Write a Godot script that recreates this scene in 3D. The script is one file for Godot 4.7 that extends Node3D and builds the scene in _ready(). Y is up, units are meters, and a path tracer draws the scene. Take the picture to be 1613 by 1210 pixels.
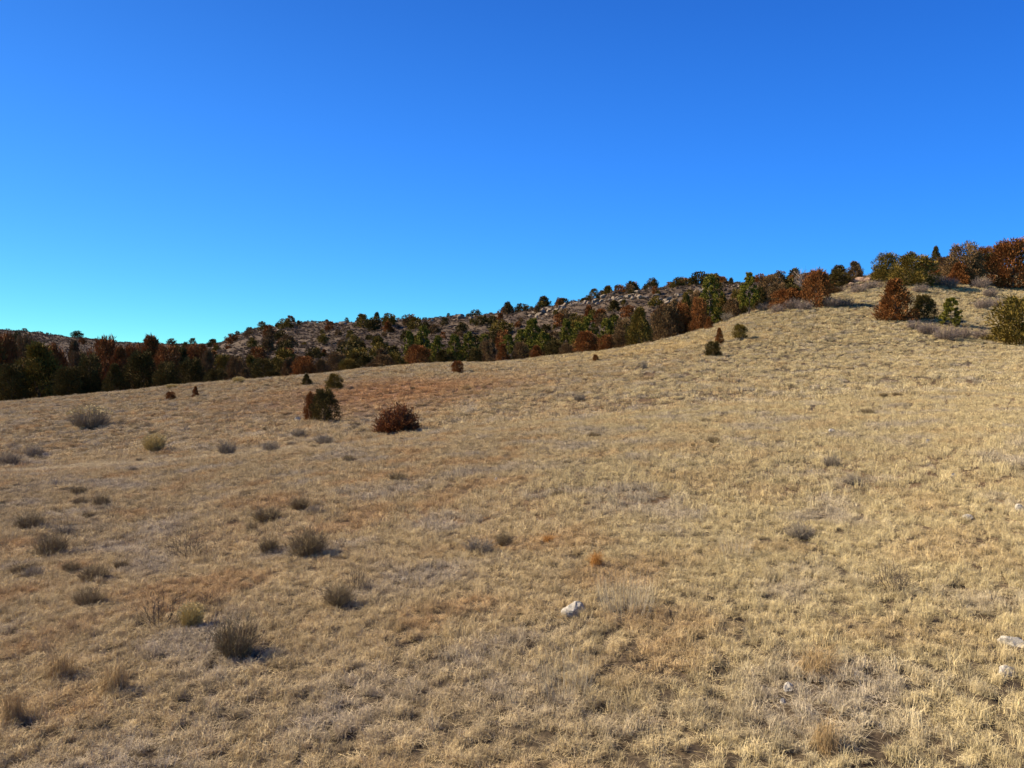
extends Node3D
# A dry winter meadow rising to a juniper covered hill and a rocky ridge, under a clear sky.
# Metres, y up, the viewer stands at the origin (eye level 0) and looks along -z; "depth" below is -z.

const BEARING_PROFILES := [
	[6, -2.02, 12, -2.21, 20, -2.42, 24, -2.86, 30, -2.89, 40, -2.49, 55, -2.02, 70, -1.73, 90, -3.45, 130, -2.99, 200, 1.53, 300, 11.51, 450, 32.23, 520, 35.91, 700, 41.77],
	[6, -1.97, 12, -2.11, 20, -2.27, 26, -2.5, 32, -2.43, 42, -1.93, 55, -1.31, 70, -0.66, 90, -1.92, 130, -0.78, 200, 2.9, 300, 11, 450, 24.55, 520, 28.37, 700, 35.81],
	[6, -1.9, 12, -1.95, 20, -1.99, 25, -2.05, 32, -1.96, 42, -1.36, 52, -0.53, 65, 0.39, 85, -0.51, 120, 0.51, 170, 4.35, 220, 10.32, 280, 20.05, 330, 22.51, 420, 23.27, 700, 26.85],
	[6, -1.82, 12, -1.8, 20, -1.76, 28, -1.81, 36, -1.63, 45, -0.65, 52, -0.04, 62, 0.79, 75, 1.66, 95, 1.05, 120, 2.05, 170, 6.52, 220, 13.13, 280, 23.39, 330, 26.16, 420, 26.85, 700, 26.85],
	[6, -1.74, 12, -1.63, 20, -1.47, 28, -1.31, 36, -0.83, 45, -0.04, 55, 0.8, 65, 1.61, 75, 2.3, 95, 2.11, 120, 3.48, 170, 8.7, 220, 16.32, 260, 24.6, 320, 28.64, 420, 28.64, 700, 26.85],
	[6, -1.65, 12, -1.44, 20, -1.16, 28, -0.88, 36, -0.31, 45, 0.58, 55, 1.64, 65, 2.72, 78, 3.99, 95, 4.29, 120, 6.14, 160, 12.28, 200, 20.46, 230, 28.82, 290, 33.87, 420, 34.02, 700, 26.85],
	[6, -1.57, 12, -1.29, 20, -0.9, 28, -0.55, 36, 0.06, 45, 0.96, 55, 2.11, 65, 3.88, 75, 6.07, 85, 8.12, 92, 9.25, 110, 10.6, 140, 14.68, 180, 22.56, 210, 28.47, 280, 34.13, 420, 34.02, 700, 26.85],
	[6, -1.49, 12, -1.17, 20, -0.73, 28, -0.31, 36, 0.31, 45, 1.15, 55, 2.3, 65, 4.16, 75, 6.71, 85, 9.49, 100, 13.47, 115, 17.16, 122, 18.41, 150, 21.61, 200, 28.13, 280, 33.42, 420, 34.02, 700, 26.85],
	[6, -1.43, 12, -1.05, 20, -0.56, 28, -0.12, 36, 0.52, 45, 1.27, 55, 2.25, 65, 3.77, 75, 6.2, 85, 8.77, 100, 12.87, 115, 16.76, 127, 19.49, 150, 22.38, 200, 28.13, 280, 33.42, 420, 34.02, 700, 26.85],
]
const TREES := [
	[-8.63, 34.26, 1.55, 1.29, "ju_dark", "dark upright juniper standing beside the wide rusty juniper bush in the meadow", ""],
	[-9.53, 35.33, 1.42, 0.66, "ju_rust", "small rusty juniper touching the flank of the dark upright meadow juniper", ""],
	[-4.09, 26.56, 1.13, 1.81, "bush_rust", "wide rounded rusty red juniper bush casting a shadow on the meadow", ""],
	[-11.73, 49.22, 1.01, 1.13, "ju_olive", "small olive brown juniper on the shelf above the dark upright meadow juniper", ""],
	[-15.12, 54.83, 0.79, 0.89, "ju_dark", "little thin dark juniper next to the small olive brown juniper on the shelf", ""],
	[-23.48, 51.15, 0.61, 0.74, "ju_rust", "tiny round rusty juniper alone low on the pale slope below the juniper stand", ""],
	[-21.91, 51.55, 0.75, 0.53, "ju_rust", "tiny narrow rusty juniper seedling on the pale slope below the yellow rabbitbrush", ""],
	[-4.42, 60.6, 0.98, 0.98, "ju_rust", "small rusty juniper seedling on the crest of the reddish mound", ""],
	[6.85, 61.07, 0.57, 0.52, "ju_rust", "tiny rusty juniper seedling in the golden grass below the pine row", ""],
	[14.79, 54.83, 1.17, 1.26, "ju_dark", "lowest and roundest small dark juniper of the four on the hillside", ""],
	[17.94, 64.46, 1.26, 0.88, "ju_rust", "narrow rusty juniper directly above the lowest round hillside juniper", ""],
	[20.16, 65.97, 1.41, 1.18, "ju_olive", "leaning twin topped small juniper at the foot of the tussock slope", ""],
	[21.67, 81.86, 1.33, 1.19, "ju_rust", "rust brown cone shaped juniper highest of the four small hillside junipers", ""],
	[-62.94, 92, 9.62, 3.92, "ju_rust", "rust coloured juniper crowded into the dense stand beyond the meadow crest", "junipers of the dense stand beyond the meadow crest"],
	[-67.96, 104, 10.04, 3.99, "ju_brown", "grey brown juniper crowded into the dense stand beyond the meadow crest", "junipers of the dense stand beyond the meadow crest"],
	[-50.91, 80, 6.5, 6.27, "ju_olive", "olive green juniper crowded into the dense stand beyond the meadow crest", "junipers of the dense stand beyond the meadow crest"],
	[-59.9, 84, 8.09, 5.01, "ju_dark", "dark green juniper crowded into the dense stand beyond the meadow crest", "junipers of the dense stand beyond the meadow crest"],
	[-60.28, 98, 8.39, 3.34, "ju_rust", "rust coloured juniper crowded into the dense stand beyond the meadow crest", "junipers of the dense stand beyond the meadow crest"],
	[-58.78, 100, 8.18, 3.41, "ju_brown", "grey brown juniper crowded into the dense stand beyond the meadow crest", "junipers of the dense stand beyond the meadow crest"],
	[-50.9, 88, 6.13, 3.3, "ju_brown", "grey brown juniper crowded into the dense stand beyond the meadow crest", "junipers of the dense stand beyond the meadow crest"],
	[-53.05, 97, 8.32, 4.3, "ju_rust", "rust coloured juniper crowded into the dense stand beyond the meadow crest", "junipers of the dense stand beyond the meadow crest"],
	[-44.29, 84, 5.78, 3.44, "ju_rust", "rust coloured juniper crowded into the dense stand beyond the meadow crest", "junipers of the dense stand beyond the meadow crest"],
	[-45.46, 80, 4.75, 2.73, "ju_dark", "dark green juniper crowded into the dense stand beyond the meadow crest", "junipers of the dense stand beyond the meadow crest"],
	[-49.67, 98, 7.21, 4.01, "ju_rust", "rust coloured juniper crowded into the dense stand beyond the meadow crest", "junipers of the dense stand beyond the meadow crest"],
	[-43.7, 90, 7.04, 4.76, "ju_rust", "rust coloured juniper crowded into the dense stand beyond the meadow crest", "junipers of the dense stand beyond the meadow crest"],
	[-39.86, 80, 4.51, 3.41, "ju_dark", "dark green juniper crowded into the dense stand beyond the meadow crest", "junipers of the dense stand beyond the meadow crest"],
	[-40.85, 88, 5.88, 3.45, "ju_rust", "rust coloured juniper crowded into the dense stand beyond the meadow crest", "junipers of the dense stand beyond the meadow crest"],
	[-40.75, 92, 5.72, 3.45, "ju_dark", "dark green juniper crowded into the dense stand beyond the meadow crest", "junipers of the dense stand beyond the meadow crest"],
	[-41.9, 98, 6.04, 3.34, "ju_rust", "rust coloured juniper crowded into the dense stand beyond the meadow crest", "junipers of the dense stand beyond the meadow crest"],
	[-35.41, 82, 4, 2.94, "ju_dark", "dark green juniper crowded into the dense stand beyond the meadow crest", "junipers of the dense stand beyond the meadow crest"],
	[-36.71, 90, 4.8, 3.07, "ju_brown", "grey brown juniper crowded into the dense stand beyond the meadow crest", "junipers of the dense stand beyond the meadow crest"],
	[-37.36, 96, 4.49, 3.27, "ju_olive", "olive green juniper crowded into the dense stand beyond the meadow crest", "junipers of the dense stand beyond the meadow crest"],
	[-31.86, 86, 3.74, 2.93, "ju_brown", "grey brown juniper crowded into the dense stand beyond the meadow crest", "junipers of the dense stand beyond the meadow crest"],
	[-33.33, 95, 3.97, 3.08, "ju_olive", "olive green juniper crowded into the dense stand beyond the meadow crest", "junipers of the dense stand beyond the meadow crest"],
	[-28.04, 84, 3.05, 2.86, "ju_dark", "dark green juniper crowded into the dense stand beyond the meadow crest", "junipers of the dense stand beyond the meadow crest"],
	[-30.16, 96, 3.57, 3.27, "ju_olive", "olive green juniper crowded into the dense stand beyond the meadow crest", "junipers of the dense stand beyond the meadow crest"],
	[-26.97, 90, 3.07, 2.76, "ju_brown", "grey brown juniper crowded into the dense stand beyond the meadow crest", "junipers of the dense stand beyond the meadow crest"],
	[-52.3, 78, 4.27, 3.32, "ju_dark", "dark green juniper crowded into the dense stand beyond the meadow crest", "junipers of the dense stand beyond the meadow crest"],
	[-46.45, 78, 3.52, 3.06, "ju_dark", "dark green juniper crowded into the dense stand beyond the meadow crest", "junipers of the dense stand beyond the meadow crest"],
	[-41.66, 78, 3.22, 2.66, "ju_dark", "dark green juniper crowded into the dense stand beyond the meadow crest", "junipers of the dense stand beyond the meadow crest"],
	[-36.21, 78, 3.04, 2.66, "ju_dark", "dark green juniper crowded into the dense stand beyond the meadow crest", "junipers of the dense stand beyond the meadow crest"],
	[-31.02, 78, 2.24, 2.26, "ju_dark", "dark green juniper crowded into the dense stand beyond the meadow crest", "junipers of the dense stand beyond the meadow crest"],
	[-27.31, 76, 1.84, 1.94, "ju_brown", "grey brown juniper crowded into the dense stand beyond the meadow crest", "junipers of the dense stand beyond the meadow crest"],
	[-24.07, 75, 1.32, 1.92, "ju_dark", "dark green juniper crowded into the dense stand beyond the meadow crest", "junipers of the dense stand beyond the meadow crest"],
	[-20.72, 74, 2.11, 2.52, "ju_rust", "round rusty juniper at the end of the dense stand where the shelf begins", ""],
	[-22.62, 88, 2.54, 3, "ju_brown", "brown juniper in the draw behind the grassy shelf", "mixed junipers along the draw behind the shelf"],
	[-23.57, 100, 3.44, 3.24, "ju_brown", "brown juniper in the draw behind the grassy shelf", "mixed junipers along the draw behind the shelf"],
	[-20.27, 92, 2.54, 2.67, "ju_olive", "olive juniper in the draw behind the grassy shelf", "mixed junipers along the draw behind the shelf"],
	[-16.18, 82, 1.72, 2.8, "ju_dark", "low dark juniper in the draw behind the grassy shelf", "mixed junipers along the draw behind the shelf"],
	[-17.09, 98, 2.68, 3.34, "ju_brown", "brown juniper in the draw behind the grassy shelf", "mixed junipers along the draw behind the shelf"],
	[-15.73, 100, 2.92, 2.9, "ju_olive", "olive juniper in the draw behind the grassy shelf", "mixed junipers along the draw behind the shelf"],
	[-16.81, 80, 0.81, 2.32, "ju_dark", "low dark juniper in the draw behind the grassy shelf", "mixed junipers along the draw behind the shelf"],
	[-14.77, 80, 0.75, 2.05, "ju_brown", "brown juniper in the draw behind the grassy shelf", "mixed junipers along the draw behind the shelf"],
	[-10.13, 80, 2.36, 2.59, "ju_rust", "large rusty juniper standing on the crest at the end of the shelf", ""],
	[-8.03, 86, 2.09, 2.64, "ju_dark", "low dark juniper in the gap beside the large rusty crest juniper", ""],
	[-15.42, 112, 6.04, 3.25, "pine", "yellow green young pine in the row of pines behind the meadow crest", "ponderosa pines in the row behind the meadow crest"],
	[-13.7, 116, 6.67, 3.96, "pine", "yellow green young pine in the row of pines behind the meadow crest", "ponderosa pines in the row behind the meadow crest"],
	[-10.53, 106, 4.96, 3.07, "pine", "yellow green young pine in the row of pines behind the meadow crest", "ponderosa pines in the row behind the meadow crest"],
	[-8.02, 104, 4.97, 3.19, "pine", "yellow green young pine in the row of pines behind the meadow crest", "ponderosa pines in the row behind the meadow crest"],
	[-6.19, 106, 5.25, 3.43, "pine", "yellow green young pine in the row of pines behind the meadow crest", "ponderosa pines in the row behind the meadow crest"],
	[-4.17, 110, 4.87, 3.19, "pine", "yellow green young pine in the row of pines behind the meadow crest", "ponderosa pines in the row behind the meadow crest"],
	[-0.58, 104, 4.43, 3.72, "pine", "yellow green young pine in the row of pines behind the meadow crest", "ponderosa pines in the row behind the meadow crest"],
	[2.95, 110, 6.47, 4.5, "pine", "yellow green young pine in the row of pines behind the meadow crest", "ponderosa pines in the row behind the meadow crest"],
	[4.14, 98, 4.34, 3.68, "pine", "yellow green young pine in the row of pines behind the meadow crest", "ponderosa pines in the row behind the meadow crest"],
	[1.51, 114, 5.05, 3.5, "pine", "yellow green young pine in the row of pines behind the meadow crest", "ponderosa pines in the row behind the meadow crest"],
	[8.55, 116, 5.82, 3.36, "pine", "yellow green young pine in the row of pines behind the meadow crest", "ponderosa pines in the row behind the meadow crest"],
	[9.71, 108, 5.24, 3.68, "pine", "yellow green young pine in the row of pines behind the meadow crest", "ponderosa pines in the row behind the meadow crest"],
	[11.6, 112, 6.13, 3.63, "pine", "yellow green young pine in the row of pines behind the meadow crest", "ponderosa pines in the row behind the meadow crest"],
	[13.42, 106, 5.13, 3.25, "pine", "yellow green young pine in the row of pines behind the meadow crest", "ponderosa pines in the row behind the meadow crest"],
	[15.42, 112, 5.48, 3.82, "pine", "yellow green young pine in the row of pines behind the meadow crest", "ponderosa pines in the row behind the meadow crest"],
	[15.22, 100, 4.37, 2.56, "pine", "yellow green young pine in the row of pines behind the meadow crest", "ponderosa pines in the row behind the meadow crest"],
	[-3.02, 92, 3.67, 2.04, "ju_brown", "brown juniper tucked in front of the pine row at the crest", "junipers in front of the pine row"],
	[-1.09, 88, 2.61, 2.1, "ju_rust", "rusty juniper tucked in front of the pine row at the crest", "junipers in front of the pine row"],
	[-4.49, 90, 2.62, 1.84, "ju_dark", "dark juniper tucked in front of the pine row at the crest", "junipers in front of the pine row"],
	[1.01, 88, 2.57, 2.25, "ju_brown", "brown juniper tucked in front of the pine row at the crest", "junipers in front of the pine row"],
	[2.82, 86, 1.94, 2.2, "ju_rust", "rusty juniper tucked in front of the pine row at the crest", "junipers in front of the pine row"],
	[5.03, 90, 2.55, 2.61, "ju_dark", "dark juniper tucked in front of the pine row at the crest", "junipers in front of the pine row"],
	[6.49, 88, 2.08, 1.95, "ju_brown", "brown juniper tucked in front of the pine row at the crest", "junipers in front of the pine row"],
	[-7.24, 88, 2, 1.8, "ju_dark", "dark juniper tucked in front of the pine row at the crest", "junipers in front of the pine row"],
	[8.49, 84, 2.78, 3.01, "ju_rust", "wide rusty juniper at the crest between the pines and the big olive juniper", ""],
	[10.38, 82, 1.96, 1.96, "ju_rust", "dark rusty juniper squeezed against the big olive juniper at the crest", ""],
	[14.36, 84, 4.33, 3.44, "ju_olive", "big olive brown juniper standing tall on the crest at the end of the pine row", ""],
	[13.17, 88, 3.74, 2.55, "ju_brown", "brown juniper leaning uphill beside the big olive juniper on the crest", ""],
	[19.1, 92, 4.86, 3.61, "ju_brown", "tall grey brown juniper between the big olive juniper and the hillside pines", ""],
	[22.38, 96, 5.29, 2.46, "ju_olive", "olive juniper at the foot of the pointed hillside pine", ""],
	[24.96, 94, 6.61, 4.01, "pine", "pointed dark green pine with a dense crown on the hill shoulder", ""],
	[22.52, 90, 4.01, 2.15, "ju_rust", "rust coloured low juniper under the pointed hillside pine", ""],
	[28.02, 88, 4.95, 3.3, "pine_open", "open yellow green pine with a bare trunk on the hill shoulder", ""],
	[44.94, 130, 5.54, 5.1, "ju_brown", "dull brown juniper behind the open pine with the bare trunk", ""],
	[31.3, 85.08, 2.39, 3.19, "ju_rust", "dark rusty low juniper close beside the dull brown juniper on the shoulder", ""],
	[46.17, 119.43, 5.09, 2.65, "bare", "grey leafless small tree between the brown and the bright rust juniper", ""],
	[33.98, 83.13, 4.25, 3.12, "ju_rust", "bright rust juniper with a rounded crown on the hill shoulder", ""],
	[49.22, 112, 2.32, 3.82, "ju_dark", "low dark juniper under the rocks on the hilltop skyline", ""],
	[54.27, 118, 3.26, 3.42, "ju_brown", "flat topped grey green juniper on the hilltop skyline beside the pink rocks", ""],
	[51.93, 103.16, 3.78, 3.69, "ju_olive", "yellow green juniper at the edge of the hilltop juniper cluster", ""],
	[51.81, 96.24, 4.35, 5.09, "ju_olive", "broad olive juniper in the hilltop cluster", ""],
	[37.81, 73.49, 3.95, 4.13, "ju_rust", "spreading rusty juniper on the slope below the hilltop cluster", ""],
	[41, 74.05, 2.4, 2.15, "ju_dark", "dark green juniper pressed against the spreading rusty slope juniper", ""],
	[41.68, 70.71, 2.77, 2.41, "pine", "low yellow olive young pine on the tussock slope above the grey brush", ""],
	[69.42, 122, 3.66, 2.08, "ju_dark", "small round juniper on the skyline between the two hilltop clusters", ""],
	[61.06, 100.8, 5.33, 4.81, "ju_brown", "tall rust brown juniper on the rocky hilltop", ""],
	[77.54, 122, 3.89, 3.12, "ju_rust", "small rust juniper behind the tall rust brown hilltop juniper", ""],
	[59.53, 99.26, 2.88, 3.38, "ju_rust", "lower rusty juniper leaning from the rocks of the hilltop", ""],
	[66.72, 99.26, 6.43, 6.26, "ju_rust", "largest rusty juniper on the hilltop", ""],
	[42.6, 62.5, 4.1, 4.8, "ju_olive", "broad olive rust juniper low on the slope below the largest rusty juniper", ""],
	[20.91, 96, 5.3, 2.78, "ju_brown", "brown juniper among the junipers crowding the hill shoulder", "junipers crowding the hill shoulder"],
	[21.06, 92, 4.04, 2.35, "ju_rust", "rusty juniper among the junipers crowding the hill shoulder", "junipers crowding the hill shoulder"],
	[25.17, 102, 6.1, 2.61, "ju_brown", "brown juniper among the junipers crowding the hill shoulder", "junipers crowding the hill shoulder"],
	[28.26, 100, 4.21, 2.56, "ju_olive", "olive juniper among the junipers crowding the hill shoulder", "junipers crowding the hill shoulder"],
	[28.87, 98, 2.99, 2.34, "ju_brown", "brown juniper among the junipers crowding the hill shoulder", "junipers crowding the hill shoulder"],
	[31.61, 104, 4.14, 2.66, "ju_olive", "olive juniper among the junipers crowding the hill shoulder", "junipers crowding the hill shoulder"],
	[34.04, 102, 3.59, 2.78, "ju_dark", "dark juniper among the junipers crowding the hill shoulder", "junipers crowding the hill shoulder"],
	[36.12, 101, 3.39, 2.93, "ju_brown", "brown juniper among the junipers crowding the hill shoulder", "junipers crowding the hill shoulder"],
	[38.39, 102, 2.75, 2.61, "ju_dark", "dark juniper among the junipers crowding the hill shoulder", "junipers crowding the hill shoulder"],
	[39.29, 99, 1.78, 2.53, "ju_brown", "brown juniper among the junipers crowding the hill shoulder", "junipers crowding the hill shoulder"],
	[44.02, 104, 1.77, 3.01, "ju_dark", "dark juniper among the junipers crowding the hill shoulder", "junipers crowding the hill shoulder"],
	[42.23, 98, 0.79, 2.84, "ju_brown", "brown juniper among the junipers crowding the hill shoulder", "junipers crowding the hill shoulder"],
	[53.26, 108, 1.31, 2.76, "ju_dark", "dark juniper among the junipers crowding the hill shoulder", "junipers crowding the hill shoulder"],
	[61.92, 112, 1.61, 3.25, "ju_rust", "rusty juniper among the junipers crowding the hill shoulder", "junipers crowding the hill shoulder"],
	[66.43, 114, 2.3, 3.3, "ju_brown", "brown juniper among the junipers crowding the hill shoulder", "junipers crowding the hill shoulder"],
	[72.34, 116, 2.88, 3.36, "ju_brown", "brown juniper among the junipers crowding the hill shoulder", "junipers crowding the hill shoulder"],
	[76, 118, 3.12, 3.42, "ju_dark", "dark juniper among the junipers crowding the hill shoulder", "junipers crowding the hill shoulder"],
	[60.68, 106, 1.04, 2.71, "ju_rust", "rusty juniper among the junipers crowding the hill shoulder", "junipers crowding the hill shoulder"],
]
const SHRUBS := [
	[-22.16, 39.06, 1.17, 2.46, "grey_top", "large grey shrub with yellow seed heads on the pale slope below the dense stand", ""],
	[-12.47, 25.96, 0.69, 0.93, "yellow", "bushy yellowish rabbitbrush on the slope below the large grey shrub", ""],
	[-22.24, 60.6, 0.52, 1.24, "yellow", "pale yellow rabbitbrush at the meadow crest in front of the dense stand", ""],
	[-28.7, 62.99, 0.38, 1.4, "yellow", "low pale rabbitbrush at the meadow crest near the dark junipers", ""],
	[-7.66, 26.77, 0.39, 0.68, "grey", "grey shrub below the dark upright meadow juniper", ""],
	[-6.01, 23.85, 0.39, 0.77, "grey", "grey twiggy shrub just below the wide rusty juniper bush", ""],
	[-8.38, 21.91, 0.5, 0.71, "grey", "grey shrub beside the pale grass band", ""],
	[-6.87, 21.24, 0.33, 0.62, "grey", "thin grey shrub between the pale band and the meadow junipers", ""],
	[-17.67, 26.16, 0.54, 0.98, "grey", "grey shrub in the dip where the ground folds away", ""],
	[-18.38, 28.69, 0.49, 0.88, "grey", "low grey shrub beyond the edge of the fold", ""],
	[3.04, 33.48, 0.37, 0.74, "grey", "low dark grey shrub alone on the broad slope above the stone", ""],
	[3.78, 32.96, 0.25, 0.45, "grey", "small grey shrub beside the low dark grey one on the broad slope", ""],
	[-2.67, 43.84, 0.37, 1.12, "grass_clump", "tawny bunchgrass on the reddish mound", ""],
	[8.51, 48.09, 0.66, 0.57, "grey", "tiny grey shrub under the golden grass", ""],
	[26.19, 90.49, 1.16, 1.85, "grey", "pale grey shrub on the shoulder beside the open pine", ""],
	[30.98, 130, 1.77, 2.22, "grey", "pale grey shrub at the edge of the crest junipers", ""],
	[36.58, 65.46, 1.23, 2.46, "grey_dark", "dark grey leafless brush in the thicket on the tussock slope", "leafless thicket on the tussock slope"],
	[36.7, 62.99, 1.4, 2.47, "grey_dark", "dark grey leafless brush in the thicket on the tussock slope", "leafless thicket on the tussock slope"],
	[38.64, 63.96, 1.2, 2.18, "grey_dark", "dark grey leafless brush in the thicket on the tussock slope", "leafless thicket on the tussock slope"],
	[36.74, 68.03, 0.99, 1.74, "grey_dark", "dark grey leafless brush in the thicket on the tussock slope", "leafless thicket on the tussock slope"],
	[51.35, 81.23, 1.52, 2.22, "grey_dark", "grey leafless brush beneath the hilltop rocks", "leafless brush under the hilltop"],
	[54.39, 83.78, 1.43, 2, "grey_dark", "grey leafless brush beneath the hilltop rocks", "leafless brush under the hilltop"],
	[36.82, 82.49, 1.2, 2.81, "grey_dark", "leafless brush beside the bright rust juniper on the shoulder", ""],
	[40.9, 64.96, 1.11, 1.66, "grey_dark", "leafless brush on the slope beyond the spreading rusty juniper", ""],
	[29.58, 87.07, 1.19, 2.52, "grey_dark", "leafless grey brush among the junipers of the hill shoulder", "leafless brush among the hill junipers"],
	[29.43, 82.49, 1.13, 2.11, "grey_dark", "leafless grey brush among the junipers of the hill shoulder", "leafless brush among the hill junipers"],
	[31.43, 83.13, 1.42, 2.41, "grey_dark", "leafless grey brush among the junipers of the hill shoulder", "leafless brush among the hill junipers"],
	[31.96, 81.23, 1.25, 2.08, "grey_dark", "leafless grey brush among the junipers of the hill shoulder", "leafless brush among the hill junipers"],
	[35.14, 81.86, 1.4, 2.51, "grey_dark", "leafless grey brush among the junipers of the hill shoulder", "leafless brush among the hill junipers"],
	[43.74, 94.04, 1.28, 2.73, "grey_dark", "leafless grey brush among the junipers of the hill shoulder", "leafless brush among the hill junipers"],
	[46.76, 96.99, 1.32, 2.48, "grey_dark", "leafless grey brush among the junipers of the hill shoulder", "leafless brush among the hill junipers"],
	[55.52, 96.99, 1.65, 2.81, "grey_dark", "leafless grey brush among the junipers of the hill shoulder", "leafless brush among the hill junipers"],
	[56.14, 95.51, 1.63, 2.44, "grey_dark", "leafless grey brush among the junipers of the hill shoulder", "leafless brush among the hill junipers"],
	[61.06, 96.99, 1.65, 2.81, "grey_dark", "leafless grey brush among the junipers of the hill shoulder", "leafless brush among the hill junipers"],
	[58.13, 90.49, 1.39, 2.16, "grey_dark", "leafless grey brush among the junipers of the hill shoulder", "leafless brush among the hill junipers"],
	[50.03, 91.19, 1.24, 2.33, "grey_dark", "leafless grey brush among the junipers of the hill shoulder", "leafless brush among the hill junipers"],
	[-5.67, 9.17, 0.3, 0.47, "brown", "rounded dark brown shrub standing alone in the foreground grass", ""],
	[-3.43, 10.43, 0.26, 0.57, "brown", "rounded grey brown shrub behind the pair of dark shrubs", ""],
	[-3.38, 9.68, 0.17, 0.2, "brown", "smallest shrub in front of the rounded grey brown shrub", ""],
	[-2.22, 8.07, 0.32, 0.56, "brown", "largest dark shrub of the pair with a long shadow", ""],
	[-2.72, 8.34, 0.23, 0.3, "brown", "smaller shrub touching the largest dark shrub", ""],
	[-3.67, 8.51, 0.32, 0.62, "twiggy", "sparse black twigged shrub beside the dark pair", ""],
	[-3.85, 6.78, 0.17, 0.35, "brown", "low dark shrub above the tangle of black twigs", ""],
	[-2.83, 5.97, 0.36, 0.38, "twiggy", "tangle of black twigs beside the yellow shrub", ""],
	[-2.6, 6.4, 0.15, 0.28, "twiggy", "flattened black twigs behind the yellow shrub", ""],
	[-2.53, 5.88, 0.2, 0.24, "yellow", "yellow tinted shrub between the black twigs and the big round shrub", ""],
	[-1.9, 5.13, 0.31, 0.43, "brown", "big round olive brown shrub with a dark shadow beside it", ""],
	[-1.43, 6.12, 0.19, 0.3, "brown", "brown shrub with upright stems between the big round shrub and the white stone", ""],
	[-1.38, 6.6, 0.21, 0.2, "twiggy", "dark twigs rising behind the upright brown shrub", ""],
	[-2.5, 4.69, 0.25, 0.31, "grass_clump", "shaggy grey bunchgrass with a dark heart below the big round shrub", ""],
	[-2.91, 4.34, 0.25, 0.26, "grass_clump", "long bladed bunchgrass with arching pale blades", ""],
	[-3.02, 4.98, 0.24, 0.34, "grass_clump", "tawny bunchgrass above the arching pale bunchgrass", ""],
	[0.83, 5.43, 0.35, 0.46, "wispy", "tall pale wispy stems directly behind the white stone", ""],
	[0.3, 4.15, 0.32, 0.32, "wispy", "tall pale wispy stems in the open grass below the white stone", ""],
	[0.76, 6.72, 0.16, 0.24, "grass_clump", "small bright orange grass tuft behind the white stone", ""],
	[0.39, 7.91, 0.12, 0.23, "grass_clump", "small orange tuft above the bright orange one", ""],
	[-0.08, 7.8, 0.16, 0.21, "brown", "low dark shrub in the middle of the meadow", ""],
	[1.72, 4.21, 0.21, 0.36, "grass_clump", "dark hearted bunchgrass on the stony side of the foreground", ""],
	[2.8, 5.48, 0.23, 0.29, "twiggy", "sparse twigged shrub on the stony side of the meadow", ""],
	[2.01, 6.71, 0.22, 0.31, "wispy", "pale wispy stems in the meadow beyond the white stone", ""],
	[1.44, 3.42, 0.2, 0.23, "grass_clump", "bunchgrass with dark shadow on the darkest stony ground", ""],
	[-2.09, 13.58, 0.19, 0.46, "brown", "low dark shrub beyond the pale band", ""],
	[0.66, 10.61, 0.12, 0.24, "brown", "dark little shrub on the open slope", ""],
]
const STONES := [
	[0.46, 5.53, 0.13, 0.18, "white pitted limestone rock lying in the foreground grass"],
	[1.49, 4.01, 0.04, 0.06, "small pale stone in the dark gapped grass"],
	[1.42, 3.9, 0.03, 0.03, "tiny pale pebble next to the small pale stone"],
	[5.22, 7.67, 0.09, 0.1, "white stone at the edge of the broad slope"],
	[2.94, 4.38, 0.08, 0.13, "flat pale slab half buried in the stony ground"],
	[2.88, 4.56, 0.03, 0.11, "thin buried slab next to the flat pale slab"],
	[2.67, 4.01, 0.05, 0.12, "broken pinkish stone below the flat pale slab"],
	[5.88, 9.9, 0.08, 0.1, "small white stone on the broad slope"],
	[4.59, 7.52, 0.04, 0.13, "low pale stone on the broad slope below the small white stone"],
	[4.12, 6.48, 0.04, 0.08, "little flat stone among the straw grass"],
	[-0.28, 12.48, 0.12, 0.09, "small white stone standing upright in the middle of the meadow"],
	[6.71, 15.61, 0.09, 0.21, "pale flat stone far up the broad slope"],
	[7.42, 13.27, 0.08, 0.14, "greyish stone far up the broad slope"],
	[-0.98, 6.74, 0.04, 0.07, "small whitish stone near the upright brown shrub"],
	[-9.86, 34.26, 0.26, 0.29, "white stone at the foot of the reddish mound"],
]
const HILLTOP_ROCKS := [
	[51.63, 111.43, 1.42, 2.47],
	[51.93, 108.88, 1.3, 2.04],
	[48.13, 102.37, 0.79, 2.09],
	[49.9, 109.72, 0.94, 1.68],
	[65.84, 110.57, 1.13, 2.07],
	[64.74, 111.43, 0.85, 1.9],
	[64.68, 103.16, 0.88, 1.93],
	[60.75, 98.5, 0.84, 1.51],
	[64.41, 100.8, 0.77, 1.72],
	[64.01, 113.16, 0.87, 1.54],
	[53.64, 109.72, 0.84, 1.31],
	[55.92, 124.12, 0.85, 1.48],
]

const EYE := 1.85                       # eye height over the meadow plane
const SUN_AZIMUTH := -80.0              # degrees from the view axis, to the left
const SUN_HEIGHT := 36.0

var rng := RandomNumberGenerator.new()
var rolling := FastNoiseLite.new()
var clumpy := FastNoiseLite.new()
var patches := FastNoiseLite.new()
var crags := FastNoiseLite.new()
var profile := []                       # h / depth on an even grid of log depth, for each bearing
var taken := {}
var mats := {}
const LOG0 := 1.7917595                 # ln 6
const LOG_STEP := 0.03
const PROFILE_STEPS := 160


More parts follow.
